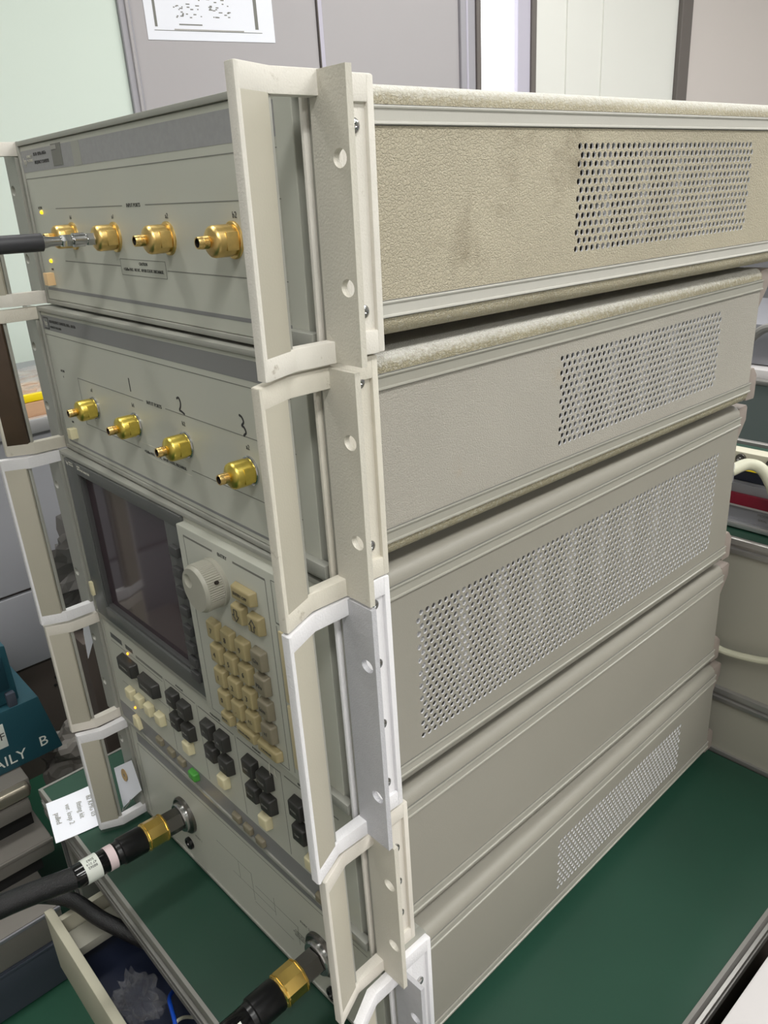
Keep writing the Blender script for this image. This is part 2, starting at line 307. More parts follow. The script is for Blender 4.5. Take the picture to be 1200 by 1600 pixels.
def perforated(bm, y0, y1, z0, z1, py, pz, cols, rows, sy, sz, x=0., th=.0012, r=.00205, skip=None):
    """side panel in the plane x with a staggered field of punched round holes (geometry); mi 0 = sheet, 1 = punched edge"""
    n = 8; t = bmesh.new()
    def q(a, b_, c, d): t.faces.new([t.verts.new((x, p[0], p[1])) for p in (a, b_, c, d)]).material_index = 0
    fy0, fy1 = sy-.5*py, sy+(cols-.5)*py+.5*py; fz0, fz1 = sz-.5*pz, sz+(rows-.5)*pz
    q((y0, z0), (y1, z0), (y1, fz0), (y0, fz0)); q((y0, fz1), (y1, fz1), (y1, z1), (y0, z1))
    q((y0, fz0), (fy0, fz0), (fy0, fz1), (y0, fz1)); q((fy1, fz0), (y1, fz0), (y1, fz1), (fy1, fz1))
    for j in range(rows):
        zc = sz+j*pz; off = .5*py if j % 2 else 0; za, zb = zc-.5*pz, zc+.5*pz
        if off: q((fy0, za), (fy0+off, za), (fy0+off, zb), (fy0, zb))
        else: q((fy1-.5*py, za), (fy1, za), (fy1, zb), (fy1-.5*py, zb))
        for i in range(cols):
            yc = sy+off+i*py
            if skip and skip(i, j): q((yc-.5*py, za), (yc+.5*py, za), (yc+.5*py, zb), (yc-.5*py, zb)); continue
            ang = [2*PI*(k+.5)/n for k in range(n)]
            inn = [t.verts.new((x, yc+r*math.cos(a), zc+r*math.sin(a))) for a in ang]
            dep = [t.verts.new((x-th, yc+r*math.cos(a), zc+r*math.sin(a))) for a in ang]
            hy, hz = .5*py, .5*pz; out = []
            for a in ang:
                c, s = math.cos(a), math.sin(a); k = min(hy/abs(c), hz/abs(s)); out.append(t.verts.new((x, yc+c*k, zc+s*k)))
            cor = {0: (hy, hz), 2: (-hy, hz), 4: (-hy, -hz), 6: (hy, -hz)}
            for k in range(n):
                k2 = (k+1) % n; f = t.faces.new((inn[k], out[k], out[k2], inn[k2])); f.material_index = 0
                if k in cor: f = t.faces.new((out[k], t.verts.new((x, yc+cor[k][0], zc+cor[k][1])), out[k2])); f.material_index = 0
                f = t.faces.new((inn[k2], dep[k2], dep[k], inn[k])); f.material_index = 1
    me = bpy.data.meshes.new('tmp'); t.to_mesh(me); t.free(); bm.from_mesh(me); bpy.data.meshes.remove(me)

def handle(root, H, side, cast, grip, flange, screws, holes):
    """front handle with its rack flange; side=+1 right, -1 left (mirrored)"""
    X = (lambda x: x) if side > 0 else (lambda x: -FWD-x)
    ol = [(X(x), y) for x, y in [(.0005, .0015), (.0088, .0015), (.0088, -.0265), (.0186, -.0495), (.0182, -.0504), (.0172, -.0508), (.0122, -.0508), (.0012, -.0285)]]
    b = newbm()
    prism(b, ol, 'z', H-.0112, H-.0002, bev=.0006); prism(b, ol, 'z', .0002, .0112, bev=.0006)
    fr = [(X(x), y) for x, y in [(.0182, -.0483), (.0187, -.0495), (.0183, -.0505), (.0173, -.0510), (.0121, -.0510), (.0113, -.0490)]]
    prism(b, fr, 'z', .0006, H-.0006)
    h = obj('front_handle', b, cast, root)
    b = newbm(); gp = [(X(x), y) for x, y in [(.0182, -.0487), (.0101, -.0297), (.0085, -.0288), (.0046, -.0305), (.0030, -.0325), (.0113, -.0492)]]
    prism(b, gp, 'z', .0105, H-.0105, bev=.0004); bx(b, *sorted((X(.0040), X(.0078))), -.0300, -.0268, .0105, H-.0105, .0006, mi=1); obj('grip_strip', b, [grip, 'frame'], h)
    b = newbm(); x0, x1 = sorted((X(.0020), X(.0296)))
    plate_holes(b, x0, x1, .0006, H-.0006, -.0022, .0013, [(X(.0222), z) for z in holes], .0050, .0042); obj('rack_flange', b, flange, h)
    b = newbm()
    def sb(x0, x1, *a, **k): x0, x1 = sorted((X(x0), X(x1))); bx(b, x0, x1, *a, **k)
    sb(-.001, .0046, .0013, .0338, H-.0125, H, bev=.0012); sb(-.001, .0046, .0013, .0338, 0, .0125, bev=.0012)
    sb(-.0011, .0049, .0297, .0339, .0005, H-.0005, bev=.0008); 
    if side > 0: sb(-.0052, -.0026, -.0036, .0012, .004, H-.004, bev=.0010)
    sb(-.001, .0022, .0013, .030, .008, H-.008); sb(-.001, .0036, .0013, .014, .008, H-.008, bev=.0006)
    obj('side_bracket', b, cast, h)
    for z in screws:
        b = newbm(); lathe(b, (X(.0022), .0220, z), (side, 0, 0), [(0, .0036), (.0012, .0036), (.0022, .0024), (.0024, .0011), (.0016, .0010), (.0016, .0002)], 14); obj('screw', b, 'steel', h)
    return h

def body(i, root, side_mat, trim_mat, top_mat, perf=None, plate='chassis'):
    dx, dy, z, yw, tl, H, D = POSE[i]; y0 = .0355
    r = .009; n = 6
    def slab(za, zb, rt_=0, rb=0):
        pts = []
        def arc(cx, cz, a0, rr): return [(cx+rr*math.cos(a0+PI/2*k/n), cz+rr*math.sin(a0+PI/2*k/n)) for k in range(n+1)]
        x0, x1 = -FWD+.0004, -.0004
        pts += arc(x1-rb, za+rb, -PI/2, rb) if rb else [(x1, za)]
        pts += arc(x1-rt_, zb-rt_, 0, rt_) if rt_ else [(x1, zb)]
        pts += arc(x0+rt_, zb-rt_, PI/2, rt_) if rt_ else [(x0, zb)]
        pts += arc(x0+rb, za+rb, PI, rb) if rb else [(x0, za)]
        return pts
    b = newbm(); prism(b, slab(H-.0150, H-.0028, rt_=.0085), 'y', y0, D); obj('top_cover', b, top_mat, root)
    b = newbm(); prism(b, slab(.0065, .0190, rb=.0085), 'y', y0, D); obj('bottom_cover', b, top_mat, root)
    for s in (0, 1):
        X = (lambda x: x) if s == 0 else (lambda x: -FWD-x)
        for za, zb in ((H-.0217, H-.0131), (.0169, .0255)):
            b = newbm()
            pts = [(X(-.002), za), (X(.0011), za), (X(.0013), za+.0004), (X(.0011), za+.0012), (X(.0003), za+.0016), (X(.0003), zb-.0016), (X(.0011), zb-.0012), (X(.0013), zb-.0004), (X(.0011), zb), (X(-.002), zb)]
            prism(b, pts, 'y', y0, D+.002)
            for zz in (za-.0005, zb): x0, x1 = sorted((X(-.002), X(.0001))); bx(b, x0, x1, y0, D, zz, zz+.0005, mi=1)
            obj('side_trim', b, [trim_mat, 'frame_dark'], root)
        b = newbm()
        if s == 0 and perf: perforated(b, y0, D, .018, H-.0205, *perf, x=-.0003)
        else: x0, x1 = sorted((X(-.0003), X(-.003))); bx(b, x0, x1, y0, D, .018, H-.0205)
        obj('side_panel', b, [side_mat, 'perf'], root)
    b = newbm(); bx(b, -FWD+.006, -.0260, y0, D-.003, .012, H-.012); bx(b, -.0262, -.0060, y0, y0+.012, .012, H-.012); bx(b, -.0262, -.0060, D-.012, D-.004, .012, H-.012)
    if perf:
        random.seed(i)
        for k in range(9): yy = y0+.04+k*(D-.1)/9; bx(b, -.0262, -.0200, yy, yy+.010, .02, H-.03, mi=1)
    obj('chassis', b, [plate, 'perf'], root)
    b = newbm(); bx(b, -FWD+.003, -.003, D-.006, D-.001, .008, H-.005, .001); obj('rear_panel', b, 'frame', root)
    for s in (0, 1):
        X = (lambda x: x) if s == 0 else (lambda x: -FWD-x)
        x0, x1 = sorted((X(-.022), X(-.0015)))
        b = newbm(); prism(b, [(D, H-.005), (D+.015, H-.004), (D+.0175, H-.007), (D+.0175, H-.020), (D, H-.042)], 'x', x0, x1, bev=.0008); obj('rear_foot', b, 'foot', root)
        b = newbm(); prism(b, [(D, .008), (D+.0165, .007), (D+.0175, .010), (D+.0175, .030), (D+.010, .038), (D, .038)], 'x', x0, x1, bev=.0008); obj('rear_foot', b, 'foot', root)

def front_frame(root, H, inner=(.0040, .0041), mt='frame'):
    b = newbm(); zb, zt = inner
    bx(b, -FWD, -FWD+.0040, 0, .035, 0, H, .0008); bx(b, -.0082, -.0002, 0, .035, 0, H, .0008)
    bx(b, -FWD+.002, -.004, .0, .035, H-zt, H-.0002, .0009); bx(b, -FWD+.002, -.004, 0, .035, .0002, zb, .0009)
    bx(b, -FWD+.003, -.006, .0072, .034, zb-.001, H-zt+.001, mi=1)
    bx(b, -.0335, -.0177, .0010, .0080, .0042, H-.0044, .0004, 1, mi=2)
    obj('front_frame', b, [mt, 'frame_dark', 'panel'], root)
    b = newbm(); bx(b, -.0340, -.0085, -.0040, .0025, .0050, .0135, .0010); obj('frame_clip', b, 'frame', root)
PX0, PX1 = -FWD+.0044, -.0335
def panel(root, H, zb=.0042, zt=.0044, y=.0015, x1=PX1, name='front_panel', mt='panel'):
    b = newbm(); bx(b, PX0, x1, y, .0075, zb, H-zt, .0005, 1); return obj(name, b, mt, root)
def lines(root, L, y, mt='ink_soft', t=.0009, name='printed_lines'):
    """L: (x0,x1,z0,z1) rectangles of flat print"""
    b = newbm()
    for x0, x1, z0, z1 in L: bx(b, x0, x1, y-.00012, y+.0003, z0, z1)
    return obj(name, b, mt, root)
def hl(x0, x1, z, t=.0006): return (x0, x1, z-t/2, z+t/2)
def vl(x, z0, z1, t=.0006): return (x-t/2, x+t/2, z0, z1)

def gold_port(root, x, z, mt='gold', rim=('gold', .0104), hexr=None):
    h = empty('test_port'); h.parent = root; h.location = (x, 0, z)
    # one mesh: rim, hexagon flats, domed body, threaded barrel, dark bore
    b = newbm(); y = .0016
    lathe(b, (0, y, 0), (0, -1, 0), [(0, rim[1]), (.0012, rim[1]), (.0017, rim[1]-.0006), (.0017, .006)], 32, mi=1)
    lathe(b, (0, y, 0), (0, -1, 0), [(.0015, .0082), (.0032, .0084), (.0036, .0088), (.0132, .0088), (.0146, .0084), (.0158, .0070), (.0162, .0050), (.0170, .0034)], 32)
    bx(b, .0066, .0089, y-.0098, y-.0024, -.0050, .0050, .0003)
    bx(b, -.0089, -.0066, y-.0098, y-.0024, -.0050, .0050, .0003)
    th = [(.0166, .0034)]
    for k in range(5): th += [(.0170+k*.0008, .0032), (.0174+k*.0008, .0036)]
    th += [(.0214, .0034), (.0232, .0034), (.0236, .0032), (.0236, .0025)]
    lathe(b, (0, y, 0), (0, -1, 0), th, 20, mi=2, cap=False)
    lathe(b, (0, y, 0), (0, -1, 0), [(.0236, .0025), (.018, .0024), (.018, .0002)], 16, mi=3, cap=False)
    o = obj('test_port', b, [mt, rim[0], 'gold_dark', 'bore'], root); o.location = (x, 0, z); bpy.data.objects.remove(h); return o

# ---- unit 0 : upper frequency converter
def make_instrument(i, name, label, side_mat, trim_mat, top_mat, perf, cast, flange, screws, holes, gl='grip', gr='grip', plate='chassis', frame_mt='frame'):
    root = empty(name); root.matrix_world = pose(i); tag(root, label, 'instrument')
    H = POSE[i][5]
    body(i, root, side_mat, trim_mat, top_mat, perf, plate)
    front_frame(root, H, mt=frame_mt)
    handle(root, H, 1, cast, gr, flange, screws, holes); handle(root, H, -1, cast, gl, 'frame', screws, holes)
    return root, H
PY, PZ = .00588, .00509
u0, H0 = make_instrument(0, 'frequency_converter', 'topmost beige instrument with leather-grain cover, gold ports and a cable plugged in', 'vinyl_beige', 'strip_b', 'vinyl_top',
    (PY, PZ, 38, 13, .2042, .0393), 'cast0', 'flange_beige', (.1100, .0225), (.0950, .0380))
panel(u0, H0)
YP = .0015
lines(u0, [(PX0+.0005, PX1-.0005, .1080, .1245)], YP, 'header_light', name='header_band')
lines(u0, [(-.3050, -.2900, .1080, .1245)], YP-.0002, 'frame', name='header_patch')
lines(u0, [hl(PX0+.002, PX1, .1030), vl(PX0+.002, .012, .1030), hl(-.3621, -.232, .0790), hl(-.195, PX1, .0790), hl(-.3617, -.251, .0385), hl(-.176, PX1, .0378)], YP, 'ink_soft')
lines(u0, [(-.4176, PX1, .0125, .0150)], YP, 'header', name='printed_stripe')
lines(u0, [hl(-.2501, -.1778, .0435, .0004), hl(-.2501, -.1778, .0325, .0004), vl(-.2501, .0325, .0435, .0004), vl(-.1778, .0325, .0435, .0004)], YP, 'ink_soft', name='caution_box')
text('INPUT PORTS', -.2136, .0790, .0036, YP-.0002, 'ink', u0)
text('CAUTION', -.212, .0408, .0030, YP-.0002, 'ink', u0)
text('+15dBm MAX.  NO DC.  AVOID STATIC DISCHARGE.', -.2138, .0365, .0030, YP-.0002, 'ink', u0, squeeze=.92)
text('8511B  45MHz-50GHz', -.390, .1205, .0036, YP-.0003, 'ink', u0, align='LEFT', squeeze=.9)
text('FREQUENCY CONVERTER', -.390, .1145, .0036, YP-.0003, 'ink', u0, align='LEFT', squeeze=.8)
text('hp', -.4165, .1165, .0075, YP-.0003, 'pale', u0, align='LEFT', name='logo'); text('HEWLETT\nPACKARD', -.4070, .1180, .0030, YP-.0003, 'pale', u0, align='LEFT')
b = newbm(); bx(b, -.3475, -.3270, YP-.0004, YP, .1100, .1255); obj('sticker', b, 'ink_soft', u0)
b = newbm(); bx(b, -.3470, -.3360, YP-.0006, YP, .1215, .1245); obj('sticker_mark', b, 'profile', u0)
text('ACTIVE', -.3985, .0800, .0028, YP-.0002, 'ink', u0); text('LINE', -.397, .0305, .0026, YP-.0002, 'ink', u0)
text('b1', -.3325, .0720, .0042, YP-.0002, 'ink', u0); text('a1', -.251, .0720, .0042, YP-.0002, 'ink', u0); text('a2', -.1660, .0718, .0046, YP-.0002, 'ink', u0); text('b2', -.0820, .0716, .0050, YP-.0002, 'ink', u0)
for x in (-.3325, -.2515, -.1675, -.0855): gold_port(u0, x, .0583)
for z in (.0766, .0375):
    b = newbm(); lathe(b, (-.396, YP, z), (0, -1, 0), [(0, .0016), (.001, .0015), (.0017, .0009), (.0019, .0002)], 14); obj('indicator_led', b, 'led', u0)
def button(root, x, z, w, h, d, mt, name='power_button', bev=.0006):
    b = newbm(); bx(b, x-w/2, x+w/2, YP-d, YP+.001, z-h/2, z+h/2, bev); return obj(name, b, mt, root)
button(u0, -.4010, .0225, .0095, .0105, .0065, 'tan')

# ---- unit 1 : lower frequency converter
u1, H1 = make_instrument(1, 'frequency_converter', 'second instrument from the top with bright brass ports and handwritten 1, 2, 3 marks', 'vinyl_grey', 'strip_g', 'vinyl_edge',
    (PY, PZ, 38, 13, .2055, .0385), 'cast1', 'flange_beige', (.1190, .0215), (.0948, .0380), gl='grip_brown')
panel(u1, H1)
lines(u1, [(PX0+.0005, PX1-.0005, .1128, .1255)], YP, 'header', name='header_band')
lines(u1, [hl(PX0+.002, PX1, .1085), vl(PX0+.002, .012, .1085), hl(-.3613, -.2335, .0757), hl(-.197, PX1, .0757), vl(-.3613, .034, .0757), hl(-.3613, -.253, .0345), hl(-.170, PX1, .0345)], YP, 'ink_soft')
lines(u1, [(-.4152, PX1, .0080, .0100)], YP, 'header', name='printed_stripe')
lines(u1, [hl(-.2530, -.1710, .0400, .0004), hl(-.2530, -.1710, .0300, .0004)], YP, 'pale', name='caution_box')
text('INPUT PORTS', -.2150, .0757, .0040, YP-.0002, 'ink', u1)
text('CAUTION', -.212, .0375, .0032, YP-.0002, 'ink', u1); text('+15dBm MAX.  NO DC.  AVOID STATIC DISCHARGE.', -.2120, .0335, .0032, YP-.0002, 'ink', u1, squeeze=.92)
text('hp', -.4155, .1190, .0070, YP-.0003, 'pale', u1, align='LEFT', name='logo')
lines(u1, [(-.4165, -.4055, .1138, .1148), (-.4165, -.4055, .1232, .1240), (-.4062, -.4052, .1138, .1240)], YP-.0002, 'ink', name='logo_frame')
text('8511B FREQUENCY CONVERTER, 45MHz - 50.0 GHz', -.4025, .1210, .0034, YP-.0003, 'ink', u1, align='LEFT', squeeze=.78); text('HEWLETT PACKARD', -.4025, .1162, .0028, YP-.0003, 'ink', u1, align='LEFT')
text('ACTIVE', -.3950, .0775, .0028, YP-.0002, 'ink', u1); text('LINE', -.3960, .0300, .0026, YP-.0002, 'ink', u1)
for x, s in ((-.334, 'a1'), (-.2531, 'b1'), (-.1715, 'b2'), (-.0875, 'a2')): text(s, x, .0690, .0046, YP-.0002, 'ink', u1)
def marks(root, strokes):
    b = newbm()
    for st, r in strokes: tube(b, [(x, YP-.0002, z) for x, z in st], r*1.5, 6, sm=4)
    for v in b.verts: v.co.y = YP+(v.co.y-YP)*.25
    obj('handwritten_mark', b, 'marker', root)
marks(u1, [([(-.2531, .0905), (-.2531, .0860), (-.2530, .0800)], .0005)])
marks(u1, [([(-.1765, .0865), (-.1735, .0875), (-.1715, .0845), (-.1725, .0810), (-.1745, .0785), (-.1720, .0780), (-.1675, .0765)], .0006)])
marks(u1, [([(-.0935, .0890), (-.0905, .0880), (-.0890, .0850), (-.0915, .0825), (-.0890, .0815), (-.0875, .0785), (-.0900, .0765), (-.0905, .0755)], .0006)])
for x in (-.334, -.2531, -.1715, -.0875): gold_port(u1, x, .0535, 'brass', ('steel', .0098))
button(u1, -.3945, .0200, .0085, .0095, .0065, 'cream')
lines(u1, [(-.3965, -.3955, .0715, .0730), (-.4000, -.3990, .0335, .0345)], YP, 'ink', name='indicator_dots')

# ---- unit 2 : display section
u2, H2 = make_instrument(2, 'network_analyzer_display', 'middle tall instrument with dark screen, round knob and number keypad', 'paint', 'strip_g', 'paint',
    (PY, PZ, 69, 20, .0612, .0390), 'cast2', 'flange_grey', (.1600, .1180, .0720, .0240), (.1370, .0400), plate='chassis_white')
b = newbm(); bx(b, PX0, -.4135, .0015, .0075, .0042, H2-.004, .0004, 1); obj('left_panel_strip', b, 'panel', u2)
b = newbm(); bx(b, -.20, PX1, .0015, .0075, .0042, H2-.004, .0004, 1); obj('front_panel', b, 'panel', u2)
b = newbm()   # dark bezel around the screen: four bars + softkey column
bx(b, -.4130, -.3865, -.0015, .0075, .0050, H2-.0045, .0010); bx(b, -.3880, -.1900, -.0015, .0075, .0050, .0205, .0010); bx(b, -.3880, -.1900, -.0015, .0075, .1615, H2-.0045, .0010)
bx(b, -.2190, -.1895, -.0010, .0075, .0190, .1630, .0006)
obj('screen_bezel', b, 'bezel', u2)
b = newbm(); bx(b, -.3950, -.3850, .0000, .0076, .0230, .1600, .0006); bx(b, -.3950, -.2150, .0008, .0076, .0155, .0235, .0004); obj('bezel_inner_lip', b, 'bezel_d', u2)
b = newbm(); bx(b, -.3870, -.2180, .0050, .0070, .0200, .1620); obj('screen', b, 'screen', u2)
text('hp', -.4075, .1690, .0048, -.0018, 'pale', u2, align='LEFT', name='logo'); text('HEWLETT\nPACKARD', -.4010, .1693, .0022, -.0018, 'pale', u2, align='LEFT')
text('8510C\nNETWORK ANALYZER', -.3820, .1690, .0026, -.0018, 'pale', u2, align='LEFT')
for k, z in enumerate((.1400, .1216, .1040, .0865, .0690, .0525, .0390, .0245)):
    b = newbm(); bx(b, -.2110, -.1985, -.0050, -.0008, z-.0042, z+.0042, .0010); obj('softkey', b, 'softkey', u2)
button(u2, -.4110, .0335, .0050, .0150, .0060, 'cream')
# raised entry panel
b = newbm(); bx(b, -.1895, -.0340, -.0055, .0050, .0030, .1690, .0012); obj('entry_panel', b, 'panel', u2)
YE = -.0055
lines(u2, [hl(-.1800, -.139, .1618, .0016), hl(-.112, -.0730, .1618, .0016), vl(-.1800, .0060, .1618), vl(-.0730, .0060, .1618), hl(-.180, -.073, .0060)], YE, 'ink_soft')
text('ENTRY', -.1255, .1618, .0040, YE-.0002, 'ink', u2)
b = newbm()    # rotary knob
kc = (-.1400, YE, .1372)
lathe(b, kc, (0, -1, 0), [(-.001, .0195), (.0030, .0198), (.0036, .0190), (.0036, .0150)], 48)
prism(b, [(kc[0]+(.0191 if k % 2 else .0185)*math.cos(2*PI*k/128), kc[2]+(.0191 if k % 2 else .0185)*math.sin(2*PI*k/128)) for k in range(128)], 'y', YE-.0150, YE-.0034)
bp = newbm(); lathe(bp, kc, (0, -1, 0), [(.0140, .0187), (.0160, .0184), (.0178, .0170)], 64); capo = obj('cap', bp, 'knob', u2)
bc = newbm(); bmesh.ops.create_uvsphere(bc, u_segments=32, v_segments=20, radius=.0085, matrix=Matrix.Translation((kc[0]-.0080, YE-.0178-.0062, kc[2]+.0050)))
cut = obj('cutter', bc, 'knob', u2); md = capo.modifiers.new('dimple', 'BOOLEAN'); md.operation = 'DIFFERENCE'; md.object = cut; md.solver = 'EXACT'
bpy.context.view_layer.update(); nm = bpy.data.meshes.new_from_object(capo.evaluated_get(bpy.context.evaluated_depsgraph_get()))
b.from_mesh(nm if len(nm.polygons) > 60 else capo.data); bpy.data.objects.remove(cut); bpy.data.objects.remove(capo)
for v in b.verts: v.co.x = kc[0]+(v.co.x-kc[0])*.955; v.co.z = kc[2]+(v.co.z-kc[2])*.955
kn = obj('rotary_knob', b, 'knob', u2)
b = newbm(); lathe(b, (kc[0]+.0163, YE-.0085, kc[2]+.0080), (.9, 0, .44), [(0, .0014), (.0021, .0014)], 12); obj('set_screw_hole', b, 'bore', kn)
# keypad caps
def cap(w, h, d, name, mt, parent, y):
    b = newbm(); t = bmesh.new(); bmesh.ops.create_cube(t, size=1)
    for v in t.verts:
        k = .86 if v.co.y < 0 else 1
        v.co = Vector((v.co.x*w*k, v.co.y*d-d/2+.0002, v.co.z*h*k))
    bmesh.ops.bevel(t, geom=t.edges[:], offset=.0013, segments=3, affect='EDGES', profile=.55); _merge(b, t, 0)
    return obj(name, b, mt, parent)
proto = {}
def key(x, z, w, h, d, mt, parent, y, s=None, ts=.0042, tm='ink', name='key'):
    kk = (round(w, 4), round(h, 4), round(d, 4), mt)
    if kk not in proto: o = cap(w, h, d, name, mt, parent, y); proto[kk] = o
    else: o = bpy.data.objects.new(name, proto[kk].data); COL.objects.link(o); o.parent = parent
    o.location = (x, y, z)
    if s: text(s, 0, 0, ts, -d-.0001, tm, o)
    return o
KX = (-.1490, -.1293, -.1098, -.0893); KZ = (.0945, .0738, .0530, .0325)
for r, row in enumerate(('789', '456', '123', '0.-')):
    for c, ch in enumerate(row): key(KX[c], KZ[r], .0150, .0165, .0062, 'key', u2, YE, ch if ch != '-' else '+/-', .0062 if ch != '-' else .005)
for r, s in enumerate(('G/n', 'M/u', 'k/m', 'x1')): key(KX[3], KZ[r]+.0003, .0150, .0165, .0062, 'key2', u2, YE, s, .0048)
key(-.0985, .1425, .0265, .0115, .0060, 'key', u2, YE, 'ENTRY OFF', .0034)
key(-.1075, .1242, .0155, .0150, .0060, 'key', u2, YE); key(-.0868, .1240, .0155, .0150, .0060, 'key', u2, YE)
for x, s in ((-.1075, -1), (-.0868, 1)):
    z = .1241; y = YE-.0062
    pts = [(x-.0018, z-s*.0045), (x+.0018, z-s*.0045), (x+.0018, z), (x+.0038, z), (x, z+s*.0048), (x-.0038, z), (x-.0018, z)]
    b = newbm()
    for p, q in zip(pts, pts[1:]+pts[:1]): tube(b, [(p[0], y, p[1]), (q[0], y, q[1])], .00028, 5, sm=0)
    obj('arrow_print', b, 'ink', u2)
key(-.1495, .0140, .0150, .0105, .0060, 'key', u2, YE, 'BACK', .0030); key(-.1215, .0148, .0270, .0100, .0060, 'key', u2, YE, 'PRIOR MENU', .0028); key(-.0925, .0148, .0275, .0100, .0060, 'key', u2, YE, '= MARKER', .0028)
# tape slot column
b = newbm(); bx(b, -.0605, -.0530, YE-.0004, YE+.0010, .1430, .1530, .0003); obj('indicator_window', b, 'black', u2)
lines(u2, [vl(-.0660, .133, .164), hl(-.0660, -.050, .164), hl(-.0660, -.047, .1325, .0012), vl(-.0660, .008, .1300)], YE, 'ink_soft')
b = newbm(); bx(b, -.0630, -.0500, YE-.0016, YE+.001, .0720, .1280, .0006); obj('card_slot', b, 'teeth', u2)
b = newbm(); bx(b, -.0630, -.0500, YE-.0016, YE+.001, .0150, .0690, .0006); obj('card_slot', b, 'teeth', u2)

# ---- unit 3 : keyboard section
u3, H3 = make_instrument(3, 'network_analyzer_control_unit', 'low instrument with rows of charcoal function keys, plain side panel, second from bottom', 'paint', 'strip_g', 'paint', None, 'cast3', 'flange_beige', (.0960, .0640, .0330), (.0950, .0380))
panel(u3, H3)
lines(u3, [(PX0+.0005, PX1-.0005, .0045, .0250)], YP, 'header', name='lower_band')
lines(u3, [(-.4060, -.3800, .1105, .1165), (-.3720, -.3560, .1110, .1160)], YP, 'bezel', name='header_marks')
lines(u3, [(-.3500, -.2950, .1095, .1125)], YP, 'ink_soft', name='header_marks')
lines(u3, [hl(-.4080, -.297, .1060), hl(-.290, -.235, .1120, .0012), hl(-.230, -.172, .1120, .0012), hl(-.167, -.105, .1120, .0012), hl(-.100, -.03, .1120, .0012), vl(-.2930, .028, .1120), vl(-.2325, .028, .1120), vl(-.1700, .028, .1120), vl(-.1050, .028, .1120), hl(-.4000, -.2950, .0770, .0004), hl(-.4, -.295, .059, .0004)], YP, 'ink_soft')
for s, x in (('STIMULUS', -.262), ('PARAMETER', -.200), ('FORMAT', -.137), ('RESPONSE', -.075)): text(s, x, .1155, .0030, YP-.0002, 'ink', u3)
KB = [('MENU', -.272, .101), ('START', -.2515, .0983), ('STOP', -.2722, .0755), ('SPAN', -.251, .0744),
      ('S11', -.2105, .0985), ('S21', -.1873, .0988), ('S12', -.2096, .0746), ('S22', -.1866, .0740),
      ('LOG', -.1449, .0965), ('PHASE', -.1241, .0953), ('DELAY', -.1450, .0704), ('SMITH', -.1236, .0713),
      ('MARK', -.0808, .0940), ('CAL', -.0590, .0930), ('DISP', -.0799, .0704), ('COPY', -.0580, .0695)]
for s, x, z in KB: key(x, z, .0165, .0170, .0080, 'keyblack', u3, YP, s, .0030, 'ink_soft')
key(-.3672, .0935, .0340, .0165, .0085, 'keyblack', u3, YP, 'CHANNEL 1', .0034, 'ink_soft'); key(-.3227, .0908, .0340, .0165, .0085, 'keyblack', u3, YP, 'CHANNEL 2', .0034, 'ink_soft')
for x, z in ((-.3770, .0552), (-.3565, .0558), (-.3355, .0562), (-.3127, .0564), (-.2592, .0523), (-.1980, .0493), (-.1343, .0458), (-.0708, .0454)): key(x, z, .0135, .0135, .0070, 'cream', u3, YP)
b = newbm(); prism(b, [(-.3840, .0120), (-.3700, .0120), (-.3735, .0250), (-.3820, .0260)], 'y', YP-.005, YP, bev=.001); obj('select_key', b, 'cream', u3)
for x, z in ((-.3280, .0207), (-.3045, .0196), (-.2840, .0196), (-.1870, .0135), (-.1690, .0125), (-.1500, .0115), (-.0660, .0105)): key(x, z, .0125, .0085, .0045, 'key2', u3, YP)
key(-.2600, .0180, .0135, .0095, .0062, 'green', u3, YP)
for x, z in ((-.3690, .1060), (-.3805, .0340)):
    b = newbm(); lathe(b, (x, YP, z), (0, -1, 0), [(0, .0013), (.001, .0012), (.0016, .0002)], 12); obj('indicator_led', b, 'led2', u3)
b = newbm(); tube(b, [(-.118, YP-.001, .115), (-.116, YP-.003, .1090), (-.1175, YP-.002, .1030)], .0003, 5); tube(b, [(-.112, YP-.001, .113), (-.110, YP-.002, .1080), (-.109, YP-.001, .104)], .0002, 5); obj('loose_thread', b, 'pale', u3)

# ---- unit 4 : test set
u4, H4 = make_instrument(4, 'test_set', 'bottom instrument on the green table with two large cable ports in front', 'paint', 'strip_g', 'paint',
    (PY, PZ, 39, 12, .2105, .0365), 'cast2', 'flange_grey', (.0935, .0380), (.0950, .0380), plate='chassis_white')
panel(u4, H4)
lines(u4, [(-.4080, PX1-.0005, .1110, .1240)], YP, 'header', name='header_band')
lines(u4, [hl(-.412, PX1, .1060), vl(-.412, .010, .1060), hl(-.26, -.20, .0700, .0005), hl(-.235, -.165, .0480, .0005), vl(-.222, .048, .070, .0005), vl(-.20, .036, .0700, .0005), hl(-.195, -.13, .058, .0005), vl(-.165, .044, .066, .0005), hl(-.20, -.14, .034, .0005), vl(-.13, .036, .058, .0005)], YP, 'ink_soft')
text('PORT 1', -.30, .0440, .0040, YP-.0002, 'ink_soft', u4); text('PORT 2', -.118, .0700, .0040, YP-.0002, 'ink_soft', u4)
text('CAUTION\nAVOID STATIC\nDISCHARGE', -.128, .0480, .0030, YP-.0002, 'ink_soft', u4)
for x, z in ((-.3200, .0640), (-.0950, .0560)):
    b = newbm()
    lathe(b, (x, YP, z), (0, -1, 0), [(0, .0205), (.0030, .0203), (.0042, .0190), (.0042, .0150)], 40, mi=1)
    lathe(b, (x, YP, z), (0, -1, 0), [(.0035, .0160), (.0075, .0158), (.0085, .0148), (.0085, .0090)], 32)
    lathe(b, (x, YP, z), (0, -1, 0), [(.0080, .0090), (.0125, .0090)], 24, mi=1)
    obj('bulkhead_port', b, ['steel', 'steel_dark'], u4)
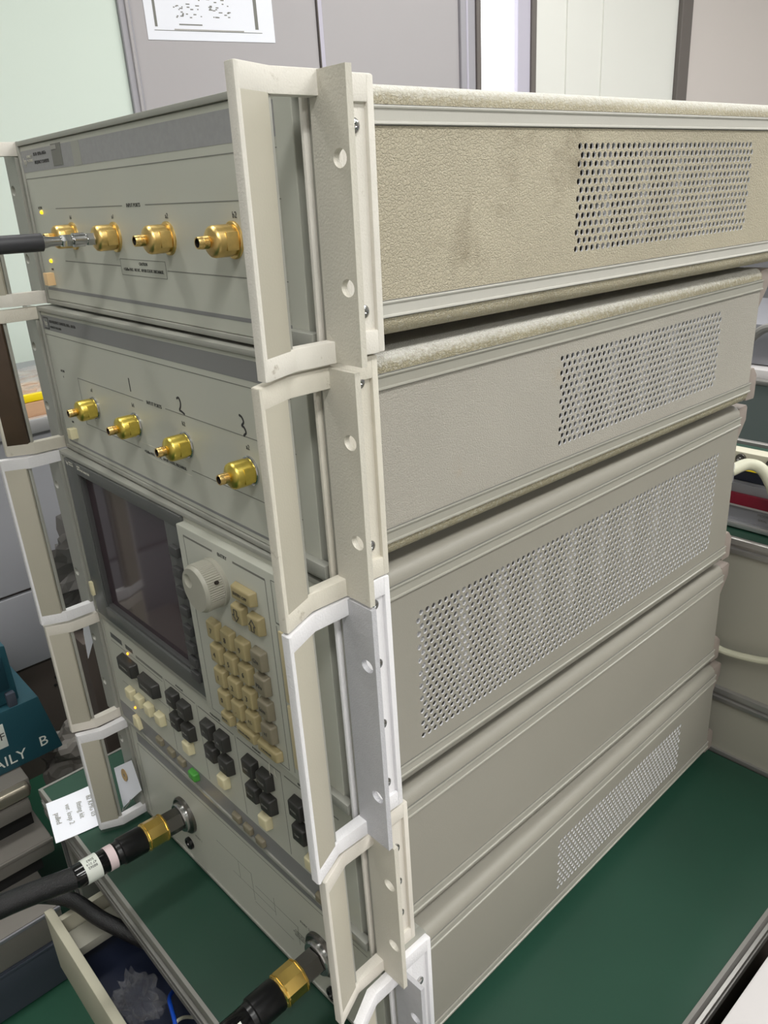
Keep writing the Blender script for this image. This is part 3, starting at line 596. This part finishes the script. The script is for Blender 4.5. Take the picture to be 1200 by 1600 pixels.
for x, z in ((-.3225, .0235), (-.0860, .0150)):
    b = newbm(); lathe(b, (x, YP, z), (0, -1, 0), [(0, .0068), (.0030, .0068), (.0038, .0060), (.0038, .0040), (.0006, .0036), (.0006, .0005)], 24); obj('ground_jack', b, 'black', u4)
    b = newbm(); lathe(b, (x, YP, z), (0, -1, 0), [(.0006, .0034), (.0030, .0032), (.0032, .0024), (.0012, .0020), (.0012, .0003)], 16); obj('jack_contact', b, 'steel_dark', u4)
for x in (-.36, -.06):
    for y in (.05, .47):
        b = newbm(); bx(b, x-.012, x+.012, y-.012, y+.012, -.0040, .0068, .001); obj('bottom_foot', b, 'foot', u4)

# ---------------------------------------------------------------- cables
def Wp(i, p): return pose(i) @ Vector(p)
# test cables in front of the bottom unit
def test_cable(label, x, z, dirv, path, labels, name='test_cable'):
    o = Wp(4, (x, YP, z)); d = (pose(4).to_3x3() @ Vector(dirv)).normalized()
    r = empty(name, o); tag(r, label, 'cable', None)
    inv = Matrix.Translation(-o)
    def part(n, b, mt): q = obj(n, b, mt, r); q.matrix_parent_inverse = Matrix.Identity(4); q.data.transform(inv); return q
    b = newbm(); lathe(b, o+d*.0085, d, [(0, .0118), (.0006, .0124), (.0165, .0124), (.0172, .0112)], 6); part('hex_nut', b, 'steel_dark')
    b = newbm(); lathe(b, o+d*.0250, d, [(0, .0135), (.0006, .0145), (.0225, .0145), (.0235, .0135)], 9); lathe(b, o+d*.0262, d, [(0, .0147), (.0012, .0147)], 24); lathe(b, o+d*.0450, d, [(0, .0147), (.0012, .0147)], 24); part('gold_coupling', b, 'gold_smooth')
    b = newbm(); lathe(b, o+d*.0480, d, [(0, .0125), (.002, .0138), (.0250, .0138), (.0260, .0122), (.0300, .0118)], 32); part('strain_boot', b, 'black')
    b = newbm(); lathe(b, o+d*.0770, d, [(0, .0112), (.0010, .0118), (.0420, .0114), (.0440, .0100)], 32); part('gloss_sleeve', b, 'blackgloss')
    b = newbm(); P = [o+d*.118]+[Vector(p) for p in path]; tube(b, P, .0106, 16, sm=12); part('cable_jacket', b, 'braid')
    for a, ln, rr, mt in labels:
        b = newbm(); lathe(b, o+d*a, d, [(0, rr), (ln, rr)], 28); part('cable_label', b, mt)
    return r, o, d
c1, o1, d1 = test_cable('thick black braided test cable in the left port of the bottom instrument', -.3200, .0640, (-.012, -1, .035),
    [(-.322, -.172, .146), (-.328, -.24, .147), (-.36, -.36, .12), (-.44, -.50, .02), (-.50, -.60, -.18), (-.52, -.64, FLOOR+.03), (-.60, -.66, FLOOR+.012), (-.80, -.66, FLOOR+.012)],
    [(.0800, .0080, .0122, 'pinklabel'), (.0960, .0150, .0122, 'label')])
b = newbm(); tube(b, [(-.86, -.60, FLOOR+.010), (-.66, -.56, FLOOR+.03), (-.58, -.44, -.20), (-.53, -.28, -.03), (-.484, -.168, .010), (-.437, -.104, .008), (-.372, -.079, .002), (-.30, -.035, -.02), (-.25, .03, -.045), (-.22, .10, -.060)], .0086, 14)
tag(obj('test_cable', b, 'braid'), 'black braided cable passing under the left test cable into the open drawer', 'cable')
c2, o2, d2 = test_cable('thick black test cable in the right port of the bottom instrument, white labels', -.0950, .0560, (.0, -1, -.030),
    [(-.09, -.24, .10), (-.07, -.42, .06), (-.02, -.58, -.12), (.03, -.66, FLOOR+.03), (.12, -.70, FLOOR+.012), (.30, -.70, FLOOR+.012)],
    [(.1090, .0150, .0122, 'label')])
# lettering on the labels
def side_frame(o, d, a, r, ang):
    d = Vector(d).normalized(); upv = (Vector((0, 0, 1))-d*d.z).normalized(); sd = d.cross(upv)
    nrm = (upv*math.cos(ang)+sd*math.sin(ang)).normalized(); p = o+d*a+nrm*r
    ty = nrm.cross(d); m = Matrix((d, ty, nrm)).transposed().to_4x4(); m.translation = p; return m
camp = Vector(cam.location)
def best_ang(o, d, s): return s
for r_, o_, d_, s_, a_, sz in ((c1, o1, d1, '00062\n47 014\n5063', .1035, .0036), (c2, o2, d2, '00062\n47 014', .1165, .0036)):
    for ang in (-.5,):
        sd = d_.cross(Vector((0, 0, 1))); sg = 1 if sd.x > 0 else -1
        mm = side_frame(o_, d_, a_, .01225, -sg*.55 if False else sg*.45)
        mm.translation -= r_.location
        text(s_, 0, 0, sz, 0, 'ink', r_, mtx=mm)
b = newbm(); bx(b, -.0035, .0035, -.0045, .0045, -.0002, .0003, .0001)
mm = side_frame(o2, d2, .0900, .0117, .75 if d2.cross(Vector((0, 0, 1))).x > 0 else -.75); mm.translation -= c2.location
for v in b.verts: v.co = mm @ v.co
obj('tag_patch', b, 'label', c2)
mm2 = mm.copy(); mm2.translation += mm.to_3x3() @ Vector((0, 0, .0004)); text('3', 0, 0, .006, 0, 'ink', c2, mtx=mm2)
# thin cable plugged into the top converter
o = Wp(0, (-.2515, YP-.0200, .0583)); d = (pose(0).to_3x3() @ Vector((0, -1, .006))).normalized()
sc = empty('coaxial_cable', o); tag(sc, 'thin black coaxial cable with steel connector plugged into the top instrument', 'cable')
def spart(n, b, mt): q = obj(n, b, mt, sc); q.data.transform(Matrix.Translation(-o)); return q
b = newbm(); lathe(b, o-d*.006, d, [(0, .0040), (.0005, .0046), (.0075, .0046), (.0080, .0040)], 6); lathe(b, o+d*.0018, d, [(0, .0036), (.0020, .0036)], 18); spart('coupling_nut', b, 'steel')
b = newbm(); lathe(b, o+d*.0030, d, [(0, .0042), (.0004, .0047), (.0080, .0047), (.0084, .0040)], 24); spart('connector_barrel', b, 'steel')
b = newbm(); lathe(b, o+d*.0110, d, [(0, .0030), (.0020, .0030)], 18); lathe(b, o+d*.0125, d, [(0, .0040), (.0005, .0044), (.0065, .0044), (.007, .0040)], 6); spart('hex_nut', b, 'steel')
b = newbm(); lathe(b, o+d*.0190, d, [(0, .0030), (.0080, .0033), (.0140, .0048)], 24); spart('ferrule', b, 'steel')
b = newbm(); P = [o+d*.0325, o+d*.05, o+d*.09, o+d*.15, o+d*.26+Vector((-.01, 0, -.02)), o+d*.36+Vector((-.03, 0, -.16)), o+d*.40+Vector((-.04, 0, -.5)), Vector((-.36, -.44, FLOOR+.03)), Vector((-.5, -.5, FLOOR+.007)), Vector((-.8, -.55, FLOOR+.007))]
tube(b, P, .0060, 14); spart('cable_jacket', b, 'rubber')
# cables behind the stack
b = newbm(); P = [(-.017, .533, .436), (-.008, .552, .440), (.005, .560, .434), (.018, .563, .412), (.028, .563, .385), (.05, .563, .365), (.12, .563, .3625)]
tube(b, P, .0062, 12); rc = obj('rear_cable', b, 'cable'); tag(rc, 'ivory cable curving down from the back of the screen instrument', 'cable')
b = newbm(); bx(b, -.030, -.008, .500, .516, .408, .450, .002); bx(b, -.026, -.012, .516, .534, .424, .446, .003); o_ = obj('cable_plug', b, 'alu', rc); 
b = newbm(); P = [(-.050, .535, .250), (-.038, .541, .228), (-.020, .543, .219), (.0, .544, .216), (.036, .543, .222), (.08, .541, .235), (.12, .54, .20), (.13, .542, .12), (.128, .540, .0745)]
tube(b, P, .0040, 10); tag(obj('rear_cable', b, 'cable'), 'ivory cable hanging in front of the grey bench panel behind the stack', 'cable')

# ---------------------------------------------------------------- bench behind the stack
rb = empty('rear_bench', (0, .56, FLOOR)); tag(rb, 'grey panelled bench with aluminium rails and green top behind the stack', 'bench')
def rbp(name, b, mt): o = obj(name, b, mt, rb); o.location = (0, -.56, -FLOOR); return o
b = newbm(); bx(b, -1.0, 1.1, .556, .57, FLOOR, .142); rbp('lower_panel', b, 'benchp')
b = newbm(); bx(b, -1.0, 1.1, .5525, .556, TZ-.002, TZ+.0035); rbp('panel_foot_strip', b, 'profile')
def rail(za, zb):
    b = newbm(); h = zb-za
    prism(b, [(.556, za), (.552, za+.0005), (.551, za+h*.30), (.5545, za+h*.38), (.5545, za+h*.55), (.551, za+h*.62), (.551, zb-.001), (.553, zb), (.556, zb)], 'x', -1.0, 1.1); rbp('aluminium_rail', b, 'profile')
rail(.141, .160)
b = newbm(); bx(b, -1.0, 1.1, .556, .57, .160, .335); rbp('upper_panel', b, 'benchp')
rail(.335, .354)
b = newbm(); bx(b, -1.0, 1.1, .556, .86, .338, .3545, .001); rbp('bench_top', b, 'mat_green')
for x in (-.98, 1.04):
    b = newbm(); bx(b, x, x+.04, .78, .82, FLOOR, .338); rbp('leg', b, 'dull_alu')
# silver case with maroon stripe on that bench
sc2 = empty('silver_case', (0, .58, .3545)); tag(sc2, 'low silver equipment case with a maroon stripe, just behind the stack', 'equipment')
def scp(name, b, mt, r=sc2): o = obj(name, b, mt, r); o.location = -r.location; return o
b = newbm(); bx(b, -.30, .60, .580, .69, .3585, .4060, .002); scp('case_body', b, 'silver')
b = newbm(); bx(b, -.30, .60, .576, .581, .3825, .3955, .0006); scp('maroon_stripe', b, 'red')
b = newbm(); bx(b, -.30, .60, .573, .581, .3560, .3630, .002); bx(b, -.30, .60, .5765, .581, .3800, .3825, .0006); scp('case_rim', b, 'alu')
text('MODEL', .005, .3745, .0042, .5792, 'ink_soft', sc2).location = -sc2.location
text('SERIAL', .004, .3690, .0034, .5792, 'ink_soft', sc2).location = -sc2.location
bp_ = empty('connector_panel_box', (0, .585, .4060)); tag(bp_, 'beige box with round knobs and yellow label on top of the silver case', 'equipment')
b = newbm(); bx(b, -.28, .58, .588, .600, .4065, .4190, .001); scp('dark_base', b, 'navy', bp_)
b = newbm(); bx(b, -.28, .58, .586, .604, .4190, .4400, .0015); scp('box_body', b, 'drawer', bp_)
b = newbm(); bx(b, -.06, .06, .5848, .5860, .4200, .4255); scp('yellow_label', b, 'yellow', bp_)
for x in (-.030, .003, .036, .07):
    b = newbm(); lathe(b, (x, .586, .4330), (0, -1, 0), [(0, .0055), (.003, .0052), (.003, .0030), (.0075, .0028)], 18); lathe(b, (x, .5785, .4330), (0, -1, 0), [(0, .0014), (.0006, .0014)], 10, mi=1); scp('round_connector', b, ['steel_dark', 'alu'], bp_)
# second bench further back
fb = empty('far_bench', (0, 1.0, FLOOR)); tag(fb, 'far bench with shade-darkened green top and grey aluminium front edge, seen right of the stack', 'bench')
def fbp(name, b, mt): o = obj(name, b, mt, fb); o.location = (0, -1.0, -FLOOR); return o
b = newbm(); bx(b, -1.1, 1.4, .885, 1.60, .336, .3535, .001); fbp('bench_top', b, 'mat_shaded')
b = newbm(); bx(b, -1.1, 1.4, .874, .885, .330, .3545, .002); fbp('front_rail', b, 'profile')
b = newbm(); bx(b, -1.1, 1.4, .90, .91, FLOOR, .336); fbp('front_panel', b, 'benchp')
b = newbm(); bx(b, -1.1, 1.4, 1.195, 1.215, .3535, .362, .002); fbp('back_rail', b, 'profile')
wb = empty('white_tray', (-.1, 1.35, .3535)); tag(wb, 'pale tray with grey cover at the back of the far bench', 'tray')
b = newbm(); bx(b, -.45, .55, -.13, .2, 0, .022, .003); obj('tray', b, 'white', wb)
b = newbm(); bx(b, -.45, .55, -.10, .2, .022, .10, .01); obj('cover', b, 'silver', wb)
b = newbm(); tube(b, [(-.40, 1.235, .379), (-.34, 1.225, .385), (-.31, 1.215, .43), (-.275, 1.215, .455), (-.22, 1.22, .44), (-.16, 1.22, .379)], .008, 10); tag(obj('coiled_cable', b, 'cable_g'), 'grey cable arching over the pale tray on the far bench', 'cable')
b = newbm(); bx(b, -.9, 1.5, 1.70, 1.73, FLOOR, .78, .003); tag(obj('grey_screen_panel', b, 'wallback'), 'plain dark grey partition standing behind the far bench', 'partition')
b = newbm(); bx(b, .1465, .160, .25, .42, -.20, -.010, .002); tag(obj('brown_board', b, 'boxg'), 'narrow brown board in the gap between the table edge and the white cabinet', 'board')
# white box at the right edge of the table
b = newbm(); bx(b, .163, .60, -.3, .40, -.38, .080, .003); tag(obj('white_cabinet', b, 'white'), 'white topped cabinet beside the right edge of the table, bottom right corner', 'cabinet')
bpy.data.objects['white_cabinet'].location = (0.0, 0, 0)

# ---------------------------------------------------------------- bench on the left
lb = empty('left_bench', (-1.4, .3, FLOOR)); tag(lb, 'long grey bench with pale front rail, left of the stack', 'bench')
def lbp(name, b, mt): o = obj(name, b, mt, lb); o.location = (1.4, -.3, -FLOOR); return o
b = newbm(); bx(b, -1.86, -1.205, -1.2, .85, .335, .352, .001); lbp('bench_top', b, 'silver')
b = newbm(); bx(b, -1.215, -1.198, -1.2, .85, .333, .3620, .004); lbp('front_rail', b, 'alu')
b = newbm(); bx(b, -1.225, -1.21, -1.2, .85, .03, .333); lbp('upper_panel', b, 'benchp2')
b = newbm(); bx(b, -1.222, -1.208, -1.2, .85, -.135, .022, .001); lbp('middle_panel', b, 'benchp2')
b = newbm(); bx(b, -1.235, -1.220, -1.2, .85, FLOOR, .03); lbp('kick_panel', b, 'benchd')
for y, z in ((.150, -.190), (.158, -.200), (.145, -.208)):
    b = newbm(); lathe(b, (-1.2205, y, z), (1, 0, 0), [(0, .0035), (.002, .0035)], 10); lbp('panel_hole', b, 'dark')
cb = empty('cardboard_box', (-1.32, .25, .352)); tag(cb, 'brown cardboard tray on the left bench holding clear packaging', 'box')
b = newbm(); bx(b, -.10, .10, -.22, .20, 0, .035, .001); obj('tray', b, 'card', cb)
def crumple(center, size, sub=4, amp=.35, seed=0, fq=3.):
    t = bmesh.new(); bmesh.ops.create_icosphere(t, subdivisions=sub, radius=1)
    for v in t.verts:
        n1 = noise.noise(v.co*fq+Vector((seed, 0, 0))); n2 = noise.noise(v.co*fq*2.7+Vector((0, seed, 0)))
        k = 1+amp*n1+amp*.7*abs(n2); v.co = Vector((center[0]+v.co.x*k*size[0], center[1]+v.co.y*k*size[1], center[2]+v.co.z*k*size[2]))
    b = bmesh.new(); _merge(b, t, 0); return b
tag(obj('plastic_packaging', crumple((-1.315, .245, .405), (.07, .12, .018), 4, .5, 3), 'film', ang=15), 'clear crumpled plastic packaging on the cardboard tray', 'plastic bag')
b = newbm(); bx(b, -1.235, -1.222, .18, .262, .388, .402, .002); tag(obj('yellow_strip', b, 'yellow'), 'bright yellow strip lying at the edge of the cardboard tray', 'tape')
# crumpled bags between bench and table
tag(obj('plastic_bag', crumple((-.800, .135, .215), (.035, .048, .072), 4, .8, 11, 2.6), 'smoky', ang=12), 'smoky crumpled plastic bag on the dark box, seen through the left handles', 'plastic bag')
b = crumple((-.935, .10, -.18), (.04, .07, .06), 4, .4, 5, 2.2); tag(obj('grey_bag', b, 'boxg', ang=12), 'soft grey crumpled bag beside the teal machine', 'bag')
b = newbm(); bx(b, -.86, -.74, .074, .26, FLOOR, .130, .004); tag(obj('dark_box', b, 'benchd'), 'dark box standing between the table and left bench', 'box')
b = newbm(); prism(b, [(.086, .192), (.105, .200), (.100, .150), (.077, .105), (.079, .148)], 'x', -.7398, -.7385); tag(obj('hanging_tag', b, 'paper'), 'small white pointed paper tag on the dark box, seen through the left handles', 'paper')

# stack of equipment boxes at lower left
def eq(name, label, xf, y0, y1, z0, z1, mt, bev=.004, edge=None, group=None, depth=.35, front=None):
    r = empty(name, (xf-depth/2, (y0+y1)/2, z0)); tag(r, label, 'equipment', group)
    b = newbm(); bx(b, -depth/2, depth/2, -(y1-y0)/2, (y1-y0)/2, 0, z1-z0, bev); obj('case', b, mt, r)
    if front: b = newbm(); front(b, depth/2, (y1-y0)/2, z1-z0); obj('front_lip', b, edge, r)
    return r
def lip(b, x, hy, h): bx(b, x-.002, x+.0025, -hy, hy, h-.008, h-.002, .001)
eq('equipment_case', 'slate blue-grey equipment case at the bottom of the left floor stack', -.70, -.40, -.066, FLOOR, -.312, 'boxn', edge='boxn', front=lip)
eq('equipment_case', 'wide taupe equipment case lying on the slate case in the floor stack', -.70, -.40, -.060, -.311, -.252, 'boxg', edge='silver', front=lip)
eq('equipment_case', 'taupe equipment case in the middle of the floor stack, set back', -.77, -.40, -.030, -.218, -.186, 'boxg', .006, edge='boxg', front=lip)
b = newbm(); bx(b, -1.10, -.79, -.38, -.05, -.2520, -.2180); tag(obj('shadow_gap_fill', b, 'dark'), 'black filler painted as the shadow gap between two taupe cases of the floor stack', 'shadow filler', None)  # black blocks stand in for the shade in the gaps between cases
b = newbm(); bx(b, -1.10, -.82, -.38, -.04, -.1860, -.1500); tag(obj('shadow_gap_fill', b, 'dark'), 'black filler painted as the shadow gap under the thin grey case of the floor stack', 'shadow filler', None)
eq('equipment_case', 'thin grey equipment case under the metal-lidded one', -.80, -.40, -.040, -.150, -.124, 'boxg', edge='boxg')
r = eq('equipment_case', 'topmost case of the floor stack with a rounded metal lid edge', -.815, -.40, -.030, -.123, -.097, 'boxg')
b = newbm(); bx(b, .168, .190, -.180, .180, .002, .024, .007, 4); obj('metal_lid_edge', b, 'boxm', r)
# teal machine
tm = empty('teal_machine', (-.93, -.12, -.097)); tag(tm, 'teal bench machine with white lettering on the left floor stack', 'machine')
def tmp_(n, b, mt): o = obj(n, b, mt, tm); o.location = -tm.location; return o
b = newbm(); prism(b, [(-.17, -.0965), (.040, -.0965), (.022, .012), (-.17, .012)], 'x', -1.00, -.850, bev=.004); tmp_('machine_base', b, 'teal')
b = newbm(); prism(b, [(-.15, .014), (-.002, .014), (-.002, .112), (-.03, .120), (-.15, .120)], 'x', -.98, -.862, bev=.004); tmp_('machine_body', b, 'teal')
b = newbm(); bx(b, -.8625, -.858, -.032, -.012, .040, .098, .002); bx(b, -.8625, -.859, -.08, -.055, .030, .080, .002); tmp_('side_recess', b, 'teald')
b = newbm(); bx(b, -.864, -.852, -.022, -.008, .005, .035, .003); tmp_('latch', b, 'boxn')
b = newbm(); tube(b, [(-.88, -.06, .118), (-.89, -.045, .155), (-.90, -.06, .185), (-.91, -.10, .18)], .014, 10); tmp_('black_hose', b, 'black')
mx = Matrix(((0, 0, 1, 0), (1, 0, 0, 0), (0, 1, 0, 0), (0, 0, 0, 1)))   # faces +x, reads along +y
def xtext(s, x, y, z, size, mt, parent, off): 
    mm = Matrix.Translation((x-off[0], y-off[1], z-off[2])) @ mx; return text(s, 0, 0, size, 0, mt, parent, mtx=mm)
xtext('DAILY', -.8490, -.052, -.076, .026, 'label', tm, tm.location); xtext('B', -.8490, .012, -.070, .026, 'label', tm, tm.location)
b = newbm(); bx(b, -.8505, -.8490, -.090, -.038, -.050, -.008, .0008); tmp_('white_plate', b, 'label')
xtext('CF', -.8485, -.050, -.030, .018, 'ink', tm, tm.location)

# ---------------------------------------------------------------- loose things on the table and in the drawer
def sheet(name, pts, label, mt='paper', lift=.0007, curl=0.):
    b = bmesh.new(); n = 8; A, B_, C_, D_ = [Vector((p[0], p[1], TZ+lift)) for p in pts]
    g = [[b.verts.new(A.lerp(B_, u/n).lerp(D_.lerp(C_, u/n), v/n)+Vector((0, 0, curl*((v/n-.5)**2*4)+curl*.5*math.sin(u/n*3)))) for v in range(n+1)] for u in range(n+1)]
    for u in range(n):
        for v in range(n): b.faces.new((g[u][v], g[u+1][v], g[u+1][v+1], g[u][v+1]))
    r = bmesh.ops.extrude_face_region(b, geom=b.faces[:])
    for v in r['geom']:
        if isinstance(v, bmesh.types.BMVert): v.co.z -= .0004
    bmesh.ops.recalc_face_normals(b, faces=b.faces[:])
    o = obj(name, b, mt); tag(o, label, 'paper'); return o
n1 = sheet('paper_note', [(-.5224, -.0759), (-.4503, -.0915), (-.4400, -.0310), (-.5134, -.0172)], 'white handwritten note sticking over the front left edge of the green table', lift=.0012, curl=.0008)
for s_, x, y in (('82 KMG 03', -.4790, -.0380), ('fitting kit', -.4815, -.0500), ('ver. loop 2', -.4840, -.0620), ('pulled', -.4865, -.0750)):
    mm = Matrix.Translation((x, y, TZ+.0026)) @ Matrix.Rotation(math.radians(-13), 4, 'Z'); text(s_, 0, 0, .0085, 0, 'frame', n1, mtx=mm)
b = bmesh.new(); TA, TB, TC, TD = [Vector(p) for p in ((-.4666, -.0060, .1140), (-.4163, -.0010, .1518), (-.4050, -.0010, .1157), (-.4490, -.0112, .0690))]
tn = (TB-TA).cross(TD-TA).normalized(); tn = -tn if tn.y > 0 else tn
g = [[b.verts.new(TA.lerp(TB, u/6).lerp(TD.lerp(TC, u/6), v/6)+tn*(.0012*math.sin(PI*u/6))) for v in range(7)] for u in range(7)]
for u in range(6):
    for v in range(6): b.faces.new((g[u][v], g[u+1][v], g[u+1][v+1], g[u][v+1]))
r = bmesh.ops.extrude_face_region(b, geom=b.faces[:])
for v in r['geom']:
    if isinstance(v, bmesh.types.BMVert): v.co -= tn*.0004
bmesh.ops.recalc_face_normals(b, faces=b.faces[:])
n2 = obj('paper_tag', b, 'paper'); tag(n2, 'white paper tag with a tan punched ring leaning on the bottom left handle', 'paper')
tc_ = TA.lerp(TB, .52).lerp(TD.lerp(TC, .52), .30)+tn*.0014
b = newbm(); lathe(b, tc_, tn, [(0, .0075), (.0006, .0075), (.0006, .0020), (0, .0020)], 20, cap=False); obj('tag_ring', b, 'brownring', n2)
b = newbm(); lathe(b, tc_, tn, [(0, .0020), (.0004, .0019)], 12); obj('tag_hole', b, 'black', n2)
b = newbm(); tube(b, [(-.446, -.0125, .0712), (-.438, -.016, .074), (-.431, -.010, .086), (-.428, -.006, .094)], .0006, 6); obj('tag_string', b, 'cable_g', n2)
tag(obj('plastic_bag', crumple((-.312, -.085, -.056), (.026, .016, .011), 4, .9, 21, 2.8), 'film', ang=10), 'clear crumpled plastic bag with shiny folds inside the open drawer', 'plastic bag')
b = newbm(); tube(b, [(-.30, -.045, -.062), (-.272, -.064, -.034), (-.255, -.070, -.030), (-.238, -.075, -.030), (-.20, -.09, -.045), (-.16, -.10, -.064)], .0022, 10); tag(obj('blue_wire', b, 'blue'), 'bright blue wire curling in the open drawer', 'wire')
b = newbm(); tube(b, [(-.25, -.045, -.062), (-.243, -.066, -.034), (-.234, -.079, -.032), (-.20, -.098, -.050)], .0018, 8); tag(obj('white_wire', b, 'cable'), 'thin white wire beside the blue wire in the drawer', 'wire')
print('objects', len(bpy.data.objects), 'tris', sum(len(o.data.polygons) for o in bpy.data.objects if o.type == 'MESH'))
